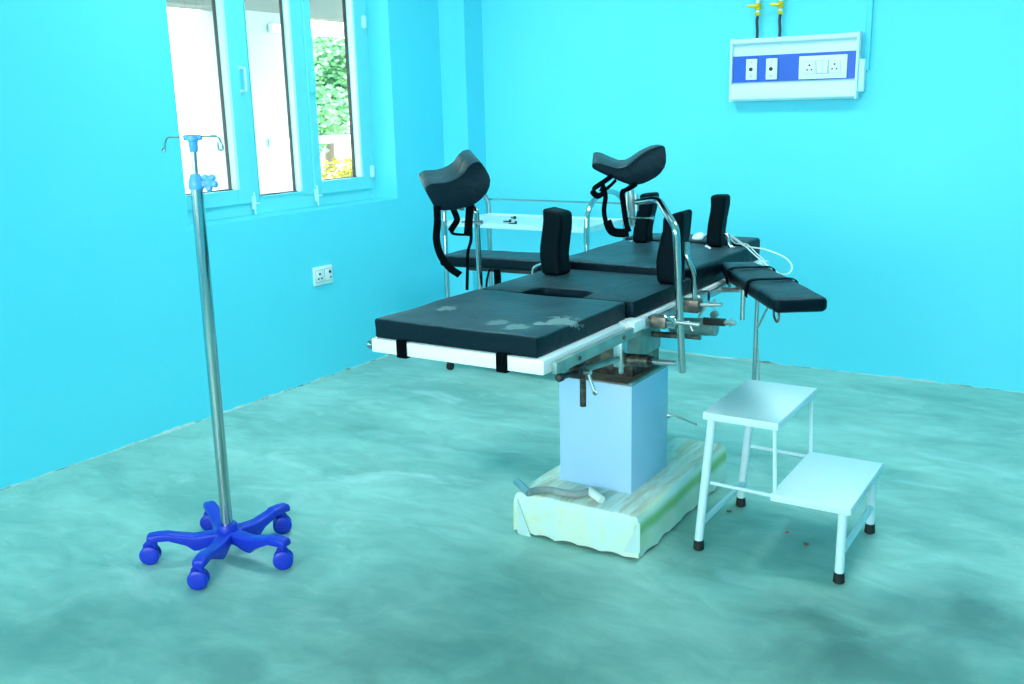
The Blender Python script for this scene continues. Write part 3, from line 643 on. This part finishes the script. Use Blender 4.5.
# white cable with a round plug over the head of the table
zc = .897
t = thing('cable', 'thin pale cable with a round plug looped over the table head', 'cable', onz(706, 238, .893))
pts = [onz(702, 237, zc), onz(708, 233.5, zc + .003), onz(716, 233, .91), ony(727, 235, 3.62), ony(736, 240, 3.56), ony(745, 246, 3.50), ony(765, 249.5, 3.44), ony(784, 257, 3.36), ony(792, 266, 3.28), ony(789, 273, 3.22), ony(780, 274, 3.2), ony(768, 266, 3.24), ony(756, 256, 3.36), ony(745, 246, 3.46), ony(735, 238, 3.56), ony(728, 234.5, 3.62), ony(735, 243, 3.56), ony(747, 244.5, 3.52), ony(757, 254, 3.46), ony(764, 260, 3.40)]
bm = B(); tube(bm, smooth_path(pts, 5), .0028, 8); obj('lead', bm, 'cable', t)
bm = B(); p = onz(699, 237.5, .896); lathe(bm, p + Vector((0, 0, -.006)), (-.2, -.5, 1), ((0, .02), (.008, .026), (.016, .022), (.018, .01)), 18); obj('plug', bm, 'cable', t)
bm = B(); cc = Vector((-1.288, 3.49, .872)); tube(bm, [cc + Vector((.047 * math.cos(a), .052 * math.sin(a), .012 * math.sin(a * 2))) for a in [math.pi * .75 + i * math.pi / 9 for i in range(7)]], .004, 8); obj('loop', bm, 'cable', t)

# bent bar lying on the wrapped base
t = thing('pump_lever', 'bent grey lever with pale sleeve lying on the wrapped base', 'lever', onz(560, 492, .152))
zt = .166
a, b = onz(516.5, 481, zt + .01), onz(529, 493, zt); bm = B(); cyl(bm, a, b, .0125, .0135, 14); obj('grip', bm, 'hosegrey', t, label='bluish metal end piece')
bm = B(); tube(bm, smooth_path([onz(528, 493, zt), onz(537, 490.5, zt), onz(548, 490, zt), onz(562, 492.5, zt), onz(577, 494.5, zt), onz(590, 491, zt)], 4), .0125, 14); obj('bar', bm, 'hose', t)
a, b = onz(589, 490.5, zt), onz(602, 500, zt - .001); bm = B(); lathe(bm, a, b - a, ((0, .010), (.003, .0135), ((b - a).length - .004, .0135), ((b - a).length, .011)), 16); obj('sleeve', bm, 'hosewhite', t, label='chalky white sleeve')

# ================================================================== STEP STOOL
t = thing('step_stool', 'white two-step metal stool with black rubber feet', 'step stool', (-.83, 2.97, 0))
SX0, SX1, SX2, SY0, SY1 = -1.062, -.822, -.592, 2.772, 3.200
bm = B(); box(bm, SX0, SX1, SY0, SY1, .440, .465); obj('step_board', bm, 'stoolwhite', t, bevel=.003, label='upper white step')
bm = B(); box(bm, SX1 - .010, SX2, SY0 - .02, SY1 - .02, .220, .245); obj('step_board', bm, 'stoolwhite', t, bevel=.003, label='lower white step')
def leg(top, foot):
    top, foot = Vector(top), Vector(foot); k = (foot - top).normalized()
    bm = B(); cyl(bm, top, foot - k * .028, .0140, n=16); l = obj('leg', bm, 'stoolwhite', t)
    bm = B(); lathe(bm, foot - k * .034, (0, 0, -1), ((0, .0155), (foot - k * .034).z and ((foot - k * .034).z - .004, .0175), ((foot - k * .034).z, .014)), 16); obj('rubber_foot', bm, 'rubber', l)
for y, yf in ((SY0 + .018, 2.768), (SY1 - .018, 3.172)):
    leg((SX0 + .025, y, .441), (-1.066, yf, 0)); leg((SX2 - .028, y - .012, .221), (-.617, yf - .01, 0))
    bm = B(); cyl(bm, (SX1 - .014, y - .004, .441), (SX1 - .004, y - .01, .240), .0065, n=12); obj('upright', bm, 'stoolwhite', t)
    bm = B(); cyl(bm, (SX0 + .014, y, .228), (SX1 + .0, y - .008, .226), .006, n=12); obj('tie_bar', bm, 'stoolwhite', t)
bm = B(); cyl(bm, (-1.058, 2.772, .090), (-1.058, 3.175, .090), .010, n=14); obj('stretcher', bm, 'stoolwhite', t)
bm = B(); cyl(bm, (-.617, 2.760, .092), (-.617, 3.160, .092), .010, n=14); obj('stretcher', bm, 'stoolwhite', t)

# ================================================================== DRIP STAND
IC = Vector((-2.378, 1.985, 0))
t = thing('drip_stand', 'chrome drip stand on a blue five-legged castor base', 'drip stand', IC)
feet = [(onz(151.5, 563), .020), (onz(199.5, 588), .012), (onz(284, 568), .0), (onz(283, 532.5), .003), (onz(211, 530), .006)]; KD = Vector((RT.x, RT.y, 0)).normalized()
hub = obj('base_hub', lathe(B(), IC + Vector((0, 0, .056)), (0, 0, 1), ((0, .040), (.004, .045), (.030, .043), (.034, .034), (.052, .033), (.056, .030)), 10), 'blue', t)
def bleg(f):
    d = Vector((f.x - IC.x, f.y - IC.y, 0)); L = d.length; d.normalize(); L += .002; s = Vector((-d.y, d.x, 0))
    # side profile: (distance, top, bottom, half width)
    pr = ((.0, .090, .060, .026), (.045, .089, .052, .024), (.090, .086, .036, .0225), (.108, .086, .036, .022), (.130, .091, .056, .0215), (.165, .098, .070, .021), (L - .045, .104, .078, .021), (L - .012, .105, .079, .021), (L + .016, .102, .078, .020), (L + .022, .096, .081, .016))
    bm = B(); rows = []
    for x, zt_, zb, hw in pr:
        c = IC + d * x; r = .006; row = []
        for sx, z in ((-hw, zb), (hw, zb), (hw, zt_ - r), (hw - r, zt_), (-hw + r, zt_), (-hw, zt_ - r)): row.append(bm.verts.new(c + s * sx + Vector((0, 0, z))))
        rows.append(row)
    for a, b in zip(rows, rows[1:]):
        for j in range(6): bm.faces.new((a[j], a[(j + 1) % 6], b[(j + 1) % 6], b[j]))
    bm.faces.new(rows[0][::-1]); bm.faces.new(rows[-1])
    l = obj('base_leg', bm, 'blue', t, bevel=.003)
    end = IC + d * L
    return l, end, d
for i, (f, off) in enumerate(feet):
    l, end, d = bleg(f + KD * off)
    # twin-wheel castor, each swivelled its own way
    ang = (-.95, -.95, -.85, -.75, 2.1)[i]; ax = Vector((math.cos(ang), math.sin(ang), 0)); tr_ = Vector((-ax.y, ax.x, 0)) * (-.012)
    c = Vector((f.x, f.y, .0315))
    bm = B()
    for sgn in (-1, 1):
        lathe(bm, c + ax * (sgn * .020), ax * sgn * -1, ((0, .022), (.002, .028), (.005, .0315), (.012, .0315), (.0165, .028)), 24)
    cyl(bm, c - ax * .018, c + ax * .018, .008)
    cyl(bm, (end.x, end.y, .050), (end.x, end.y, .085), .009); tube(bm, [(end.x, end.y, .058), (c.x, c.y, .045), (c.x, c.y, .0315)], .0085, 8)
    prism(bm, [c - ax * .0035 + Vector((0, 0, .0)) + tr_ * q[0] + Vector((0, 0, q[1])) for q in ((-1.6, .0), (-1.6, .030), (-.9, .044), (.6, .046), (1.6, .034), (1.9, .0))], ax * .007)
    obj('castor', bm, 'blue', l)
top = ony(200.5, 186, IC.y); top = Vector((IC.x + .012, IC.y, 1.200))
bm = B(); cyl(bm, IC + Vector((0, 0, .10)), top, .0185, n=28); obj('pole', bm, 'chrome', t)
bm = B(); lathe(bm, top + Vector((0, 0, -.010)), (0, 0, 1), ((0, .021), (.004, .023), (.020, .023), (.034, .018), (.046, .014)), 24); cl = obj('collar', bm, 'lightblue', t)
kd = Vector((RT.x, RT.y, 0)).normalized(); bm = B(); kc = top + Vector((0, 0, .010)) + kd * .030
cyl(bm, top + Vector((0, 0, .010)), kc, .008)
vd = Vector((.55, -.83, .2)).normalized()
kc = kc + kd * .008; u, v = frame_of(vd)
for j in range(5):
    a = 2 * math.pi * j / 5 + .3; lathe(bm, kc + (u * math.cos(a) + v * math.sin(a)) * .017 - vd * .010, vd, ((0, .007), (.004, .0105), (.016, .0105), (.020, .007)), 14)
lathe(bm, kc - vd * .012, vd, ((0, .012), (.003, .016), (.020, .016), (.024, .010)), 16); obj('star_knob', bm, 'lightblue', cl)
rt = top + Vector((.004, 0, .118)); bm = B(); cyl(bm, top + Vector((0, 0, .02)), rt, .0085, n=16); obj('inner_rod', bm, 'steel', t)
bm = B(); lathe(bm, rt + Vector((0, 0, -.018)), (0, 0, 1), ((0, .011), (.002, .0125), (.030, .014), (.034, .018), (.048, .018), (.052, .014)), 20)
cyl(bm, rt + Vector((0, 0, .024)) - kd * .026, rt + Vector((0, 0, .024)) + kd * .026, .009); HH = obj('hook_holder', bm, 'lightblue', t)
for sgn in (-1, 1):
    o0 = rt + Vector((0, 0, .026)); e = o0 + kd * (sgn * .076); q = Vector((0, 0, 1)); n_ = Vector((.536, -.844, 0)) * .012
    bm = B(); tube(bm, fillet([o0 + kd * sgn * .02, e, e + kd * sgn * .010 - q * .026, e + kd * sgn * .016 - q * .040 + n_, e + kd * sgn * .002 - q * .040 + n_ * 1.5, e + kd * sgn * .002 - q * .016 + n_ * 1.5], .008, 4), .0028, 8); obj('hook', bm, 'chrome', HH)

# ================================================================== INSTRUMENT TROLLEY
X0, X1, Y0, Y1, ZS = -3.100, -2.238, 4.232, 4.665, .800
t = thing('instrument_trolley', 'stainless steel trolley with arched end handles behind the table', 'trolley', ((X0 + X1) / 2, (Y0 + Y1) / 2, 0))
for z, hh in ((ZS, .026), (.215, .026)):
    bm = B(); box(bm, X0 + .012, X1 - .012, Y0 + .008, Y1 - .008, z + .012, z + .018)
    for a in ((X0 + .012, X1 - .012, Y0, Y0 + .012), (X0 + .012, X1 - .012, Y1 - .012, Y1), (X0 + .004, X0 + .016, Y0, Y1), (X1 - .016, X1 - .004, Y0, Y1)): box(bm, *a, z, z + hh)
    obj('shelf', bm, 'shelfsteel' if 'shelfsteel' in M else 'steel', t, smooth=False)
for x in (X0, X1):
    bm = B(); zt = .985
    P = [(x, Y0, .050), (x, Y0, .86)] + [(x, (Y0 + Y1) / 2 - math.cos(a) * (Y1 - Y0) / 2, .86 + math.sin(a) * (zt - .86)) for a in [math.pi * i / 12 for i in range(1, 12)]] + [(x, Y1, .86), (x, Y1, .050)]
    tube(bm, P, .0135, 14); obj('end_frame', bm, 'chrome', t)
for y, zz in ((Y1, .905), ):
    bm = B(); cyl(bm, (X0, y, zz), (X1, y, zz), .0055, n=10); obj('guard_rail', bm, 'chrome', t)
for x in (X0, X1):
    for y in (Y0, Y1):
        bm = B(); cyl(bm, (x - .012, y, .022), (x + .012, y, .022), .022, n=20); cyl(bm, (x, y, .022), (x, y, .09), .009); box(bm, x - .016, x + .016, y - .009, y + .009, .038, .052); obj('castor', bm, 'rubber', t)
for x in (X0, X1):
    bm = B(); cyl(bm, (x, Y0 - .012, ZS - .05), (x, Y0 - .012, ZS + .03), .011, n=12); obj('corner_joint', bm, 'chrome', t)
for k, (px, a) in enumerate((((507, 222.3), .2), ((513, 218.8), -.5), ((512.5, 224.4), .9))):
    p = onz(*px, ZS + .018); d = Vector((math.cos(a), math.sin(a), 0)); bm = B()
    cyl(bm, p - d * .020 + Vector((0, 0, .005)), p + d * .012 + Vector((0, 0, .005)), .004, n=10); lathe(bm, p + d * .012 + Vector((0, 0, .008)), d, ((0, .006), (.004, .009), (.010, .009), (.012, .005)), 12)
    tag(obj('screw', bm, 'blackmetal'), 'small dark screw lying on the trolley top', 'screw', 'loose screws on the trolley')

# ================================================================== WALL FITTINGS
# gas outlet panel on the back wall
t = thing('bedhead_panel', 'white wall panel with blue strip, gas outlets and sockets', 'wall panel', (-1.53, YB, 1.40))
A0, A1, YP = -1.834, -1.196, YB - .075
def yz(prof): return [(A0, y, z) for y, z in prof]
bm = B(); prism(bm, yz(((YB, 1.412), (YP + .010, 1.412), (YP - .006, 1.424), (YP - .004, 1.486), (YP + .004, 1.498), (YP + .020, 1.504), (YP + .020, 1.642), (YP + .024, 1.696), (YP - .004, 1.701), (YP - .006, 1.724), (YB, 1.727))), (A1 - A0, 0, 0)); obj('housing', bm, 'panelwhite', t, bevel=.003)
bm = B(); box(bm, A0 + .008, A1 - .006, YP + .012, YP + .021, 1.508, 1.640); st = obj('blue_strip', bm, 'panelblue', t, smooth=False, label='cobalt blue strip')
bm = B(); box(bm, A0 - .006, A0 + .006, YP - .002, YB - .002, 1.410, 1.729); obj('end_cap', bm, 'panelwhite', t, bevel=.004)
bm = B(); box(bm, A1 - .005, A1 + .007, YP - .002, YB - .002, 1.410, 1.729); obj('end_cap', bm, 'panelwhite', t, bevel=.004)
bm = B(); box(bm, A1 + .006, A1 + .032, YB - .05, YB - .001, 1.445, 1.60); obj('cable_box', bm, 'panelwhite', t, bevel=.004)
YO = YP + .012
for px in ((752, 69.5), (772, 69)):
    c = ony(*px, YO); bm = B(); box(bm, c.x - .029, c.x + .029, YO - .012, YO, c.z - .052, c.z + .052); g = obj('gas_outlet', bm, 'socket', t, bevel=.003)
    bm = B(); cyl(bm, (c.x, YO - .013, c.z), (c.x, YO - .009, c.z), .011); obj('port', bm, 'hole', g)
    bm = B(); cyl(bm, (c.x, YO - .018, c.z), (c.x, YO - .012, c.z), .020, n=24); lathe(bm, (c.x, YO - .019, c.z), (0, 1, 0), ((0, .011), (.003, .012)), 20); obj('collar', bm, 'socket', g)
    bm = B(); cyl(bm, (c.x, YO - .0205, c.z), (c.x, YO - .0175, c.z), .010); obj('bore', bm, 'hole', g)
    for dz in (-.034, .036):
        bm = B(); cyl(bm, (c.x, YO - .0145, c.z + dz), (c.x, YO - .011, c.z + dz), .0055, n=10); obj('screw', bm, 'steel', g)
c = ony(823, 67, YO); SZ = c.z
bm = B(); box(bm, c.x - .118, c.x + .118, YO - .010, YO, SZ - .056, SZ + .056); sp = obj('socket_plate', bm, 'socket', t, bevel=.003)
def three_pin(par, cx, cz_, y, s=1.0):
    bm = B(); box(bm, cx - .027 * s, cx + .027 * s, y - .004, y + .002, cz_ - .03 * s, cz_ + .03 * s); m = obj('socket_module', bm, 'socket', par, bevel=.002); return m
def pins(par, cx, cz_, y, s=1.0):
    bm = B()
    for dx, dz, r in ((0, .012, .0048), (-.011, -.010, .004), (.011, -.010, .004)): cyl(bm, (cx + dx * s, y - .006, cz_ + dz * s), (cx + dx * s, y, cz_ + dz * s), r * s, n=10)
    obj('pin_hole', bm, 'hole', par)
for dx in (-.063, .060):
    m = three_pin(sp, c.x + dx, SZ - .001, YO - .010)
    bm = B(); ringy = YO - .0145
    for (a, b, e, f) in ((-.028, -.0265, -.031, .031), (.0265, .028, -.031, .031), (-.028, .028, -.031, -.0295), (-.028, .028, .0295, .031)): box(bm, c.x + dx + a, c.x + dx + b, YO - .0125, YO - .009, SZ + e - .001, SZ + f - .001)
    obj('seam', bm, 'teal', sp, smooth=False); pins(sp, c.x + dx, SZ - .001, YO - .012)
for k in (-1, 1):
    bm = B(); box(bm, c.x + k * .0135 - .0128, c.x + k * .0135 + .0128, YO - .016, YO - .009, SZ - .030, SZ + .031); obj('rocker_switch', bm, 'socket', sp, bevel=.002)
bm = B(); box(bm, c.x - .029, c.x + .029, YO - .0115, YO - .009, SZ - .032, SZ + .033); obj('seam', bm, 'teal', sp, smooth=False)
# the two gas pipes with brass valves
for px, lb in ((757.0, 'dark gas pipe with brass valve over the gas outlet farther from the sockets'), (779.5, 'dark gas pipe with brass valve over the gas outlet nearer the sockets')):
    p = ony(px, 36, YB - .03); x, y = p.x, YB - .03
    g = thing('gas_pipe', lb, 'pipe', (x, y, 1.727), 'gas pipes above the wall panel')
    bm = B(); tube(bm, smooth_path([(x, y, 1.724), (x + .001, y, 1.765), (x - .003, y, 1.81), (x + .001, y, 1.842)], 5), .0075, 12); obj('lower_pipe', bm, 'pipe', g)
    bm = B(); lathe(bm, (x, y, 1.836), (0, 0, 1), ((0, .010), (.002, .014), (.016, .014), (.018, .010)), 6); obj('nut', bm, 'brass', g)
    bm = B(); cyl(bm, (x, y, 1.852), (x, y, 1.870), .009); obj('thread', bm, 'ptfe', g)
    bm = B(); cyl(bm, (x, y, 1.898), (x, y, 1.924), .0095); obj('thread', bm, 'ptfe', g)
    bm = B(); lathe(bm, (x, y, 1.864), (0, 0, 1), ((0, .010), (.006, .017), (.030, .017), (.036, .010)), 16); V = obj('valve', bm, 'brass', g)
    bm = B(); cyl(bm, (x, y - .01, 1.884), (x - .006, y - .03, 1.884), .009); box(bm, x - .045, x + .006, y - .036, y - .028, 1.877, 1.891); obj('valve_handle', bm, 'brass', V, bevel=.003)
    bm = B(); lathe(bm, (x, y, 1.922), (0, 0, 1), ((0, .010), (.002, .013), (.014, .013), (.016, .009)), 6); obj('nut', bm, 'brass', g)
    bm = B(); cyl(bm, (x, y, 1.936), (x, y, ZC), .0085); obj('upper_pipe', bm, 'pipe', g)
# conduit down the back wall
a = ony(866.5, 70, YB - .012); bm = B(); box(bm, a.x - .013, a.x + .013, YB - .022, YB, a.z, ZC)
tag(obj('conduit', bm, 'wall', bevel=.004), 'cyan painted cable conduit running down to the wall panel', 'conduit')
# wall socket under the window
p, q = onx(312, 266.5, XL), onx(332.5, 287, XL); y0, y1, z1, z0 = p.y, onx(331.5, 266, XL).y - .006, p.z - .008, onx(313, 286.5, XL).z
t = thing('wall_socket', 'white double wall socket on the cyan wall below the window', 'socket', (XL, (y0 + y1) / 2, z0))
bm = B(); box(bm, XL, XL + .012, y0, y1, z0, z1); pl = obj('face_plate', bm, 'socket', t, bevel=.003)
ym, zm = (y0 + y1) / 2, (z0 + z1) / 2
for k, (yy, w_) in enumerate(((ym - .033, .028), (ym + .035, .026))):
    bm = B(); box(bm, XL + .010, XL + .0135, yy - w_ - .002, yy + w_ + .002, zm - .033, zm + .033); obj('seam', bm, 'teal', pl, smooth=False)
    bm = B(); box(bm, XL + .010, XL + .016, yy - w_, yy + w_, zm - .031, zm + .031); mm = obj('socket_module' if k == 0 else 'rocker_switch', bm, 'socket', t, bevel=.002)
    bm = B()
    for dy, dz, r in (((0, .012, .007), (-.012, -.013, .0055), (.012, -.013, .0055)) if k == 0 else ((.010, .014, .009), (.014, -.016, .005))): cyl(bm, (XL + .012, yy + dy, zm + dz), (XL + .0175, yy + dy, zm + dz), r, n=10)
    obj('pin_hole', bm, 'hole', mm)

# small litter on the floor
for px, m_, lb in (((787, 533), 'red', 'tiny red chip on the floor under the step stool'), ((806, 545), 'brown', 'tiny brown chip on the floor under the step stool'), ((729, 512), 'brown', 'brown crumb on the floor beside a stool foot')):
    p = onz(*px); bm = B(); r = .007 if m_ == 'red' else .009
    bmesh.ops.create_icosphere(bm, subdivisions=1, radius=r, matrix=Matrix.Translation((p.x, p.y, .003)) @ Matrix.Diagonal((1.2, .8, .42, 1)))
    tag(obj('floor_chip', bm, m_, smooth=False), lb, 'litter', 'litter on the floor')

# ================================================================== OUTSIDE THE WINDOW
GZ = -0.35
bm = B(); box(bm, -70, 40, -60, 90, GZ - .3, GZ); o = obj('lawn', bm, 'lawn', smooth=False); o['kind'] = 'structure'
bm = B(); box(bm, XL - TH - 2.9, XL - TH, -6, 16, GZ - .2, -.05); o = obj('veranda_floor', bm, 'outwhite', smooth=False); o['kind'] = 'structure'
bm = B(); box(bm, XL - TH - 3.0, XL - TH, -6, 16, 2.75, 2.9); o = obj('veranda_roof', bm, 'concrete', smooth=False); o['kind'] = 'structure'
XV = -6.2
zbm = onx(330, 18, XV).z
bm = B(); box(bm, XV - .25, XV + .02, -6, 16, zbm, 2.76); o = obj('veranda_beam', bm, 'concrete', smooth=False); o['kind'] = 'structure'
ya, yb = onx(244, 60, XV).y, onx(284.5, 60, XV).y
bm = B(); box(bm, XV - .36, XV, ya - .12, yb, -.06, zbm + .01); box(bm, XV - .38, XV + .02, ya - .14, yb + .02, -.06, .12)
tag(obj('veranda_pillar', bm, 'pillar', bevel=.01), 'white square veranda pillar seen through the middle pane', 'pillar')
t = thing('veranda_railing', 'white two-bar railing fixed to the veranda pillar outside', 'railing', (XV + .03, yb, 1.1))
for z_a, z_b, px in ((28.5, 36.5, 32), (135.5, 143, 139.5)):
    a, b = onx(330, z_a, XV + .03).z, onx(330, z_b, XV + .03).z
    bm = B(); box(bm, XV + .005, XV + .055, onx(268, px, XV).y, 12.0, b, a); obj('bar', bm, 'outwhite', t, smooth=False, bevel=.004)
bm = B(); box(bm, XV, XV + .05, 12.0, 12.06, -.06, 2.4); obj('post', bm, 'outwhite', t, smooth=False)
# white neighbouring wing that fills the first pane
yn = onx(262, 100, -9.5).y
bm = B(); box(bm, -11.5, -9.5, -6, 7.6, GZ, 4.2); o = obj('walls', bm, 'outwhite', smooth=False)
t = thing('annexe', 'white rendered annexe wall outside the first window pane', 'building', (-10.5, 1, GZ)); o.name = 'rendered_wall'; o.parent = t; o.matrix_parent_inverse = t.matrix_world.inverted(); o.location = -Vector((-10.5, 1, GZ)); o.matrix_parent_inverse = Matrix()
bm = B(); box(bm, -11.8, -9.2, -6.3, 7.9, 4.2, 4.4); obj('roof', bm, 'houseroof', t, smooth=False)
# house far off
hx = -30.0; pa, pb = onx(311, 128, hx), onx(347, 128, hx)
t = thing('far_house', 'pale low house with a grey roof beyond the trees', 'building', (hx, (pa.y + pb.y) / 2, GZ))
zt = onx(330, 113, hx).z
bm = B(); box(bm, hx - 4, hx, pa.y - 1.0, pb.y, GZ, zt); obj('walls', bm, 'outwhite', t, smooth=False)
bm = B(); prism(bm, [(hx + .5, pa.y - 1.4, zt - .05), (hx - 2, pa.y - 1.4, zt + .9), (hx - 4.5, pa.y - 1.4, zt - .05)], (0, pb.y - pa.y + 1.8, 0)); obj('roof', bm, 'houseroof', t, smooth=False)
for k in range(2):
    yy = pa.y + (pb.y - pa.y) * (.2 + .45 * k); bm = B(); box(bm, hx - .02, hx + .04, yy, yy + .8, GZ + .9, GZ + 2.0); obj('window', bm, 'houseroof', t, smooth=False)
# trees
def leaf_cloud(c, rad, n, s, seed):
    rnd = random.Random(seed); vs, fs = [], []; c = Vector(c)
    lumps = [(Vector((rnd.uniform(-.6, .6) * rad[0], rnd.uniform(-.6, .6) * rad[1], rnd.uniform(-.55, .65) * rad[2])), rnd.uniform(.30, .5)) for _ in range(16)]
    for i in range(n):
        lc, lr = lumps[rnd.randrange(len(lumps))]
        v = Vector((rnd.gauss(0, 1), rnd.gauss(0, 1), rnd.gauss(0, 1))).normalized() * (rnd.uniform(.55, 1) * lr)
        p = c + lc + Vector((v.x * rad[0], v.y * rad[1], v.z * rad[2]))
        u = Vector((rnd.gauss(0, 1), rnd.gauss(0, 1), rnd.gauss(0, 1))).normalized(); a, b = frame_of(u); q = s * rnd.uniform(.6, 1.3); k = len(vs)
        vs += [p - a * q, p - b * q * .6, p + a * q, p + b * q * .6]; fs.append((k, k + 1, k + 2, k + 3))
    bm = B(); V = [bm.verts.new(v) for v in vs]
    for f in fs: bm.faces.new([V[i] for i in f])
    return bm
for px, X, r, lb, sd in (((324, 84), -21.0, (2.2, 1.9, 1.8), 'leafy green tree in front of the far house', 3), ((352, 90), -25.0, (2.4, 2.2, 1.9), 'broad green tree beside the far house', 5), ((286, 88), -17.0, (1.3, 1.2, 2.0), 'green tree partly hidden by the veranda pillar', 8)):
    c = onx(*px, X); t = thing('tree', lb, 'tree', (c.x, c.y, GZ), 'trees beyond the lawn')
    bm = leaf_cloud(c, r, 12000, .095, sd); obj('crown', bm, 'leaf', t, smooth=False)
    bm = B(); tube(bm, [(c.x, c.y, GZ), (c.x + .1, c.y, GZ + 1), (c.x, c.y + .1, c.z)], [.17, .14, .06], 8); obj('trunk', bm, 'bark', t)
c = onx(335, 172, -8.2); bm = leaf_cloud((c.x, c.y + .6, c.z - .28), (.35, 1.7, .42), 5000, .035, 11)
t = thing('hedge', 'low yellow-green flowering hedge beyond the veranda', 'hedge', (c.x, c.y, GZ)); obj('foliage', bm, 'hedge', t, smooth=False)
bm = B(); box(bm, c.x - .2, c.x + .2, c.y - .9, c.y + 2.1, GZ, c.z - .25); obj('stems', bm, 'bark', t, smooth=False)
bpy.context.view_layer.update()
